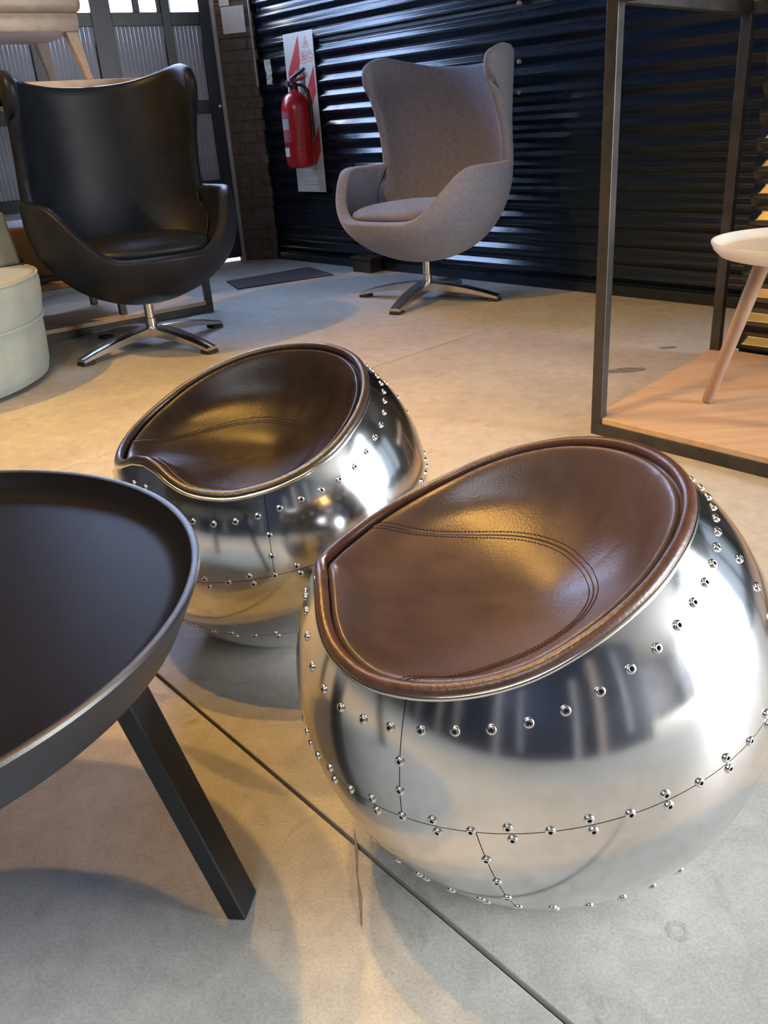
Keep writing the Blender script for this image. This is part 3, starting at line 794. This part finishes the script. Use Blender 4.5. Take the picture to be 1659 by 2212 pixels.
bar('base_board', tS + .001, LW - tS - .001, .004, LD - .004, 0.032, 0.050, M_OAK, 0.001, ls, LP)
bar('top_board', 0.0, LW, 0.012, LD, 0.955, 0.985, M_OAK, 0.002, ls, LP)

lt_o = L0 + LP(0.64, 0.30, 0.985)
lw = empty('low_table', lt_o); tag(lw, 'pale wooden low table standing on top of the left display stand', 'table')
def KP(a, b, z): return LA * a + LB * b + Vector((0, 0, z))
bm = bmesh.new(); box(bm, -0.29, 0.34, -0.28, 0.22, 0.235, 0.36, 0.028, KP, 4); bm_obj('top', bm, M_OAK3, lw, True, 40)
bm = bmesh.new(); box(bm, -0.27, 0.32, -0.26, 0.20, 0.170, 0.237, 0.010, KP, 2); bm_obj('apron', bm, M_OAK3, lw, True, 40)
for (sa, sb) in ((-1, -1), (-1, 1), (1, -1), (1, 1)):
    ta, tb = 0.025 + sa * 0.262, -0.03 + sb * 0.20
    ba, bb = ta + sa * 0.035, tb + sb * 0.03
    bm = bmesh.new()
    c = [(ba - .012, bb - .012, 0), (ba + .012, bb - .012, 0), (ba + .012, bb + .012, 0), (ba - .012, bb + .012, 0),
         (ta - .024, tb - .024, .172), (ta + .024, tb - .024, .172), (ta + .024, tb + .024, .172), (ta - .024, tb + .024, .172)]
    hexa(bm, [KP(*p) for p in c], 0.003); bm_obj('leg', bm, M_OAK3, lw)

# brown upholstered bench standing on the base board of the left stand
bo = L0 + LP(0.64, 0.05, 0.050)
bl = empty('bench', bo); tag(bl, 'brown upholstered bench on the lower board of the left stand', 'bench')
bm = bmesh.new(); box(bm, -0.24, 0.24, 0.0, 0.40, 0.205, 0.415, 0.016, KP, 3); bm_obj('cushion', bm, M_TAN, bl, True, 40)
bm = bmesh.new(); box(bm, -0.255, 0.255, -0.030, 0.41, 0.155, 0.183, 0.004, KP, 2); bm_obj('seat_rail', bm, M_OAK2, bl)
bm = bmesh.new(); box(bm, -0.235, 0.235, 0.01, 0.39, 0.182, 0.206, 0.002, KP, 2); bm_obj('spacer', bm, M_BLK, bl)
for a_ in (-0.24, 0.21):
    for b_ in (-0.015, 0.37):
        bm = bmesh.new(); box(bm, a_, a_ + 0.03, b_, b_ + 0.03, 0.0, 0.156, 0.003, KP); bm_obj('leg', bm, M_BLK, bl)

# ------------------------------------------------------------------ sage velvet armchair at the left edge
sc_ = Vector((-1.685, 2.97, 0)); sf = empty('velvet_armchair', sc_); tag(sf, 'sage green velvet round armchair with piped seams, at the left edge', 'armchair')
lathe([(0.0, 0.012), (0.495, 0.012), (0.512, 0.020), (0.520, 0.05), (0.527, 0.14), (0.529, 0.212), (0.0, 0.212)], 72, 'base', M_SAGE, sf, True, 60)
lathe([(0.0, 0.214), (0.529, 0.214), (0.536, 0.232), (0.545, 0.29), (0.548, 0.338), (0.545, 0.353), (0.525, 0.362), (0.0, 0.368)], 72, 'seat', M_SAGE, sf, True, 60)
cpts = [(0.533 * cos(2 * PI * k / 72), 0.533 * sin(2 * PI * k / 72), 0.214) for k in range(72)]
tube_obj('piping', cpts, 0.0055, 8, M_SAGE, sf, True, None)
cpts = [(0.543 * cos(2 * PI * k / 72), 0.543 * sin(2 * PI * k / 72), 0.358) for k in range(72)]
tube_obj('piping', cpts, 0.0045, 8, M_SAGE, sf, True, None)
# curved backrest hugging the rear of the drum
def arc_back(name, r0, r1, z0, z1, a0, a1, lean):
    vs, fs = [], []; n = 30
    sec = [(0, 0), (0, .25), (0.02, .9), (0.2, 1), (0.8, 1), (0.98, .9), (1, .25), (1, 0)]
    for i in range(n + 1):
        a = a0 + (a1 - a0) * i / n
        for u, t in sec:
            r = r0 + (r1 - r0) * u + lean * t; vs.append((r * cos(a), r * sin(a), z0 + (z1 - z0) * t))
    m = len(sec)
    for i in range(n):
        for k in range(m): fs.append((i * m + k, i * m + (k + 1) % m, (i + 1) * m + (k + 1) % m, (i + 1) * m + k))
    fs.append(tuple(range(m))[::-1]); fs.append(tuple(n * m + k for k in range(m)))
    ob = mesh_obj(name, vs, fs, M_SAGE, sf, True, auto=60)
    b = ob.modifiers.new('edge', 'BEVEL'); b.width = 0.012; b.segments = 3; b.limit_method = 'ANGLE'; b.angle_limit = rad(50)
    return ob
arc_back('backrest', 0.40, 0.53, 0.364, 0.565, rad(40), rad(205), -0.02)
arc_back('back_cushion', 0.34, 0.46, 0.567, 0.735, rad(40), rad(205), 0.02)

# ------------------------------------------------------------------ fire extinguisher, sign board, paper tag on the wall
sg = empty('extinguisher_sign', WP(2.34, 0.004, 0.405)); tag(sg, 'tall red and white striped extinguisher sign board on the corrugated wall', 'sign')
SWd, SHt = 0.262, 0.815
def GP(x, y, o): return A_ * (SWd - x) + N_ * o + Vector((0, 0, SHt - y))    # x from the left edge, y down
bm = bmesh.new(); box(bm, 0, SWd, 0, SHt, 0, 0.003, 0.0008, lambda x, y, o: GP(x, y, o)); bm_obj('board', bm, M_SIGNW, sg)
def stripe(y0, y1, extra=()):
    p = [(0.250, y0), (0.250, y1), (-0.2, y1 + 0.45 * 1.55), (-0.2, y0 + 0.45 * 1.55)]
    p = clip_poly(p, -1, 0, -0.020)
    p = clip_poly(p, 0, 1, 0.665)
    for e in extra: p = clip_poly(p, *e)
    if len(p) < 3: return
    bm = bmesh.new(); prism(bm, p, 0.0031, 0.0037, GP); bm_obj('stripe', bm, M_SIGNRED, sg)
stripe(-0.165, -0.030, ((1, 0, 0.136),)); stripe(0.168, 0.300); stripe(0.465, 0.595); stripe(0.76, 0.9)
def frame_poly(pts, wd, name):
    bm = bmesh.new(); n = len(pts); cx = sum(p[0] for p in pts) / n; cy = sum(p[1] for p in pts) / n
    for i in range(n):
        a, b = pts[i], pts[(i + 1) % n]
        f = lambda p: (cx + (p[0] - cx) * (1 - wd), cy + (p[1] - cy) * (1 - wd))
        prism(bm, [a, b, f(b), f(a)], 0.0031, 0.0038, GP)
    bm_obj(name, bm, M_ORANGE, sg)
frame_poly([(0.197, 0.022), (0.226, 0.078), (0.168, 0.078)], 0.16, 'triangle_mark')
frame_poly([(0.148, 0.096), (0.190, 0.096), (0.190, 0.154), (0.148, 0.154)], 0.12, 'square_mark')
frame_poly([(0.222 + 0.026 * cos(2 * PI * k / 24), 0.123 + 0.029 * sin(2 * PI * k / 24)) for k in range(24)], 0.12, 'circle_mark')
def letter(ch, x, y, size, m=M_ORANGE):
    c = bpy.data.curves.new('letter', 'FONT'); c.body = ch; c.size = size; c.extrude = 0.0004; c.align_x = 'CENTER'; c.align_y = 'CENTER'; c.offset = size * 0.012
    t_ = bpy.data.objects.new('letter_curve', c); COL.objects.link(t_)
    bpy.context.view_layer.update()
    me = bpy.data.meshes.new_from_object(t_.evaluated_get(bpy.context.evaluated_depsgraph_get()))
    bpy.data.objects.remove(t_); bpy.data.curves.remove(c); me.materials.clear(); me.materials.append(m)
    o = bpy.data.objects.new('letter', me); link(o, sg)
    o.matrix_local = Matrix.Translation(GP(x, y, 0.0036)) @ Matrix((tuple([-A_.x, 0, N_.x, 0]), tuple([-A_.y, 0, N_.y, 0]), (0, 1, 0, 0), (0, 0, 0, 1)))
    return o
letter('A', 0.197, 0.060, 0.036); letter('B', 0.169, 0.125, 0.050); letter('C', 0.222, 0.123, 0.042)
for y in (0.676, 0.686, 0.758): 
    bm = bmesh.new(); prism(bm, [(0.012, y), (0.25, y), (0.25, y + 0.0018), (0.012, y + 0.0018)], 0.0031, 0.0035, GP); bm_obj('rule', bm, M_GREY, sg)
bm = bmesh.new()
for k in range(9):
    x = 0.06 + 0.016 * k; prism(bm, [(x, 0.772), (x + 0.011, 0.772), (x + 0.011, 0.777), (x, 0.777)], 0.0031, 0.0035, GP)
bm_obj('small_print', bm, M_GREY, sg)

ex_s = 2.418
ex = empty('fire_extinguisher', WP(ex_s, 0.105, 0.545)); tag(ex, 'red fire extinguisher hanging in front of the striped sign', 'extinguisher')
lathe([(0.0, 0.0), (0.060, 0.0), (0.074, 0.006), (0.080, 0.022), (0.080, 0.295), (0.077, 0.322), (0.066, 0.350), (0.048, 0.372), (0.026, 0.384), (0.024, 0.396), (0.0, 0.396)], 48, 'cylinder', M_RED, ex, True, 50)
lathe([(0.0, 0.394), (0.022, 0.394), (0.023, 0.418), (0.017, 0.424), (0.016, 0.452), (0.0, 0.455)], 20, 'valve', M_BLK, ex)
fx = Vector((-0.45, -0.89, 0)).normalized()        # towards the viewer
sx = Vector((-fx.y, fx.x, 0))
if sx.x < 0: sx = -sx
def XP(a, f_, z): return sx * a + fx * f_ + Vector((0, 0, z))
for (z0, z1, w_) in ((0.446, 0.492, 0.011), (0.430, 0.452, 0.009)):
    tube_obj('lever', [XP(-0.01, 0.005, z0), XP(0.03, 0.0, (z0 + z1) / 2), XP(0.075, -0.005, z1)], [w_, w_ * .9, w_ * .7], 8, M_BLK if z0 > 0.44 else M_RED, ex)
tube_obj('hose', [XP(0.02, 0.0, 0.418), XP(0.052, -0.005, 0.412), XP(0.078, -0.01, 0.385), XP(0.088, -0.01, 0.33), XP(0.088, -0.01, 0.15)], [0.008, 0.009, 0.010, 0.010, 0.011], 10, M_BLK, ex)
v, f = tube([XP(-0.018, 0.02, 0.425), XP(-0.024, 0.034, 0.425)], 0.017, 16); mesh_obj('gauge', v, f, M_CHROME, ex, True, auto=40)
def wrap_label(name, a0, a1, z0, z1, m, r=0.0806, parent=None):
    vs, fs = [], []; n = 12; base = math.atan2(fx.y, fx.x)
    for i in range(n + 1):
        a = base + rad(a0 + (a1 - a0) * i / n)
        vs += [(r * cos(a), r * sin(a), z0), (r * cos(a), r * sin(a), z1)]
    for i in range(n): fs.append((2 * i, 2 * i + 2, 2 * i + 3, 2 * i + 1))
    return mesh_obj(name, vs, fs, m, parent or ex, True)
M_RED2 = mat('faded_red_label', (0.42, 0.10, 0.11), 0.5, var=0.15, vscale=60)
wrap_label('label_panel', -72, -2, 0.135, 0.290, M_RED2)
wrap_label('label_white_block', -72, -6, 0.198, 0.252, mat('label_grey', (0.45, 0.46, 0.44), 0.5, var=0.3, vscale=90), 0.0809)
wrap_label('label_oval', -66, -40, 0.262, 0.285, M_GREEN, 0.0810)
wrap_label('tag_label', -62, -14, 0.062, 0.108, M_SIGNW, 0.0809)
wrap_label('band', -180, 180, 0.118, 0.126, M_BLK, 0.0812)
bm = bmesh.new(); box(bm, -0.014, 0.014, -0.094, -0.100, 0.37, 0.50, 0.004, XP, 2); bm_obj('bracket', bm, M_GREY, ex)
tube_obj('hook', [XP(0, -0.094, 0.485), XP(0, -0.05, 0.487), XP(0, -0.012, 0.452)], 0.006, 8, M_GREY, ex)

tg = empty('paper_tag', WP(2.752, 0.006, 0.985)); tag(tg, 'crumpled white paper tag pinned to the wall left of the extinguisher', 'tag')
for (z0, z1, t, wd) in ((0.058, 0.128, 0.10, 0.062), (0.0, 0.060, -0.12, 0.056)):
    vs, fs = [], []; nx, nz = 5, 5
    for i in range(nx + 1):
        for j in range(nz + 1):
            x = (i / nx - 0.5) * wd; z = z0 + (z1 - z0) * j / nz
            vs.append(A_ * (x + t * (z - 0.06)) + N_ * (0.006 + random.uniform(0, 0.008)) + Vector((0, 0, z)))
    for i in range(nx):
        for j in range(nz):
            a = i * (nz + 1) + j; fs.append((a, a + nz + 1, a + nz + 2, a + 1))
    o = mesh_obj('paper_sheet', vs, fs, M_PAPER, tg); md = o.modifiers.new('thick', 'SOLIDIFY'); md.thickness = 0.0008

# ------------------------------------------------------------------ floor mat, small black block
bm = bmesh.new(); prism(bm, [(-0.776, 4.839), (-0.681, 4.575), (-0.183, 4.811), (-0.333, 5.137)], 0.0, 0.008, None, 0.002)
tag(bm_obj('floor_mat', bm, M_MAT), 'dark flat doormat on the concrete near the door', 'mat')
bk = empty('floor_block', WP(1.96, 0.06, 0)); tag(bk, 'small black block on the floor against the corrugated wall', 'block')
bm = bmesh.new(); box(bm, -0.075, 0.075, -0.04, 0.05, 0, 0.066, 0.004, lambda a, b, z: A_ * a + N_ * b + Vector((0, 0, z))); bm_obj('body', bm, M_BLK, bk)
bm = bmesh.new(); box(bm, -0.085, 0.085, -0.045, 0.058, 0.066, 0.084, 0.004, lambda a, b, z: A_ * a + N_ * b + Vector((0, 0, z))); bm_obj('lid', bm, M_BLK, bk)
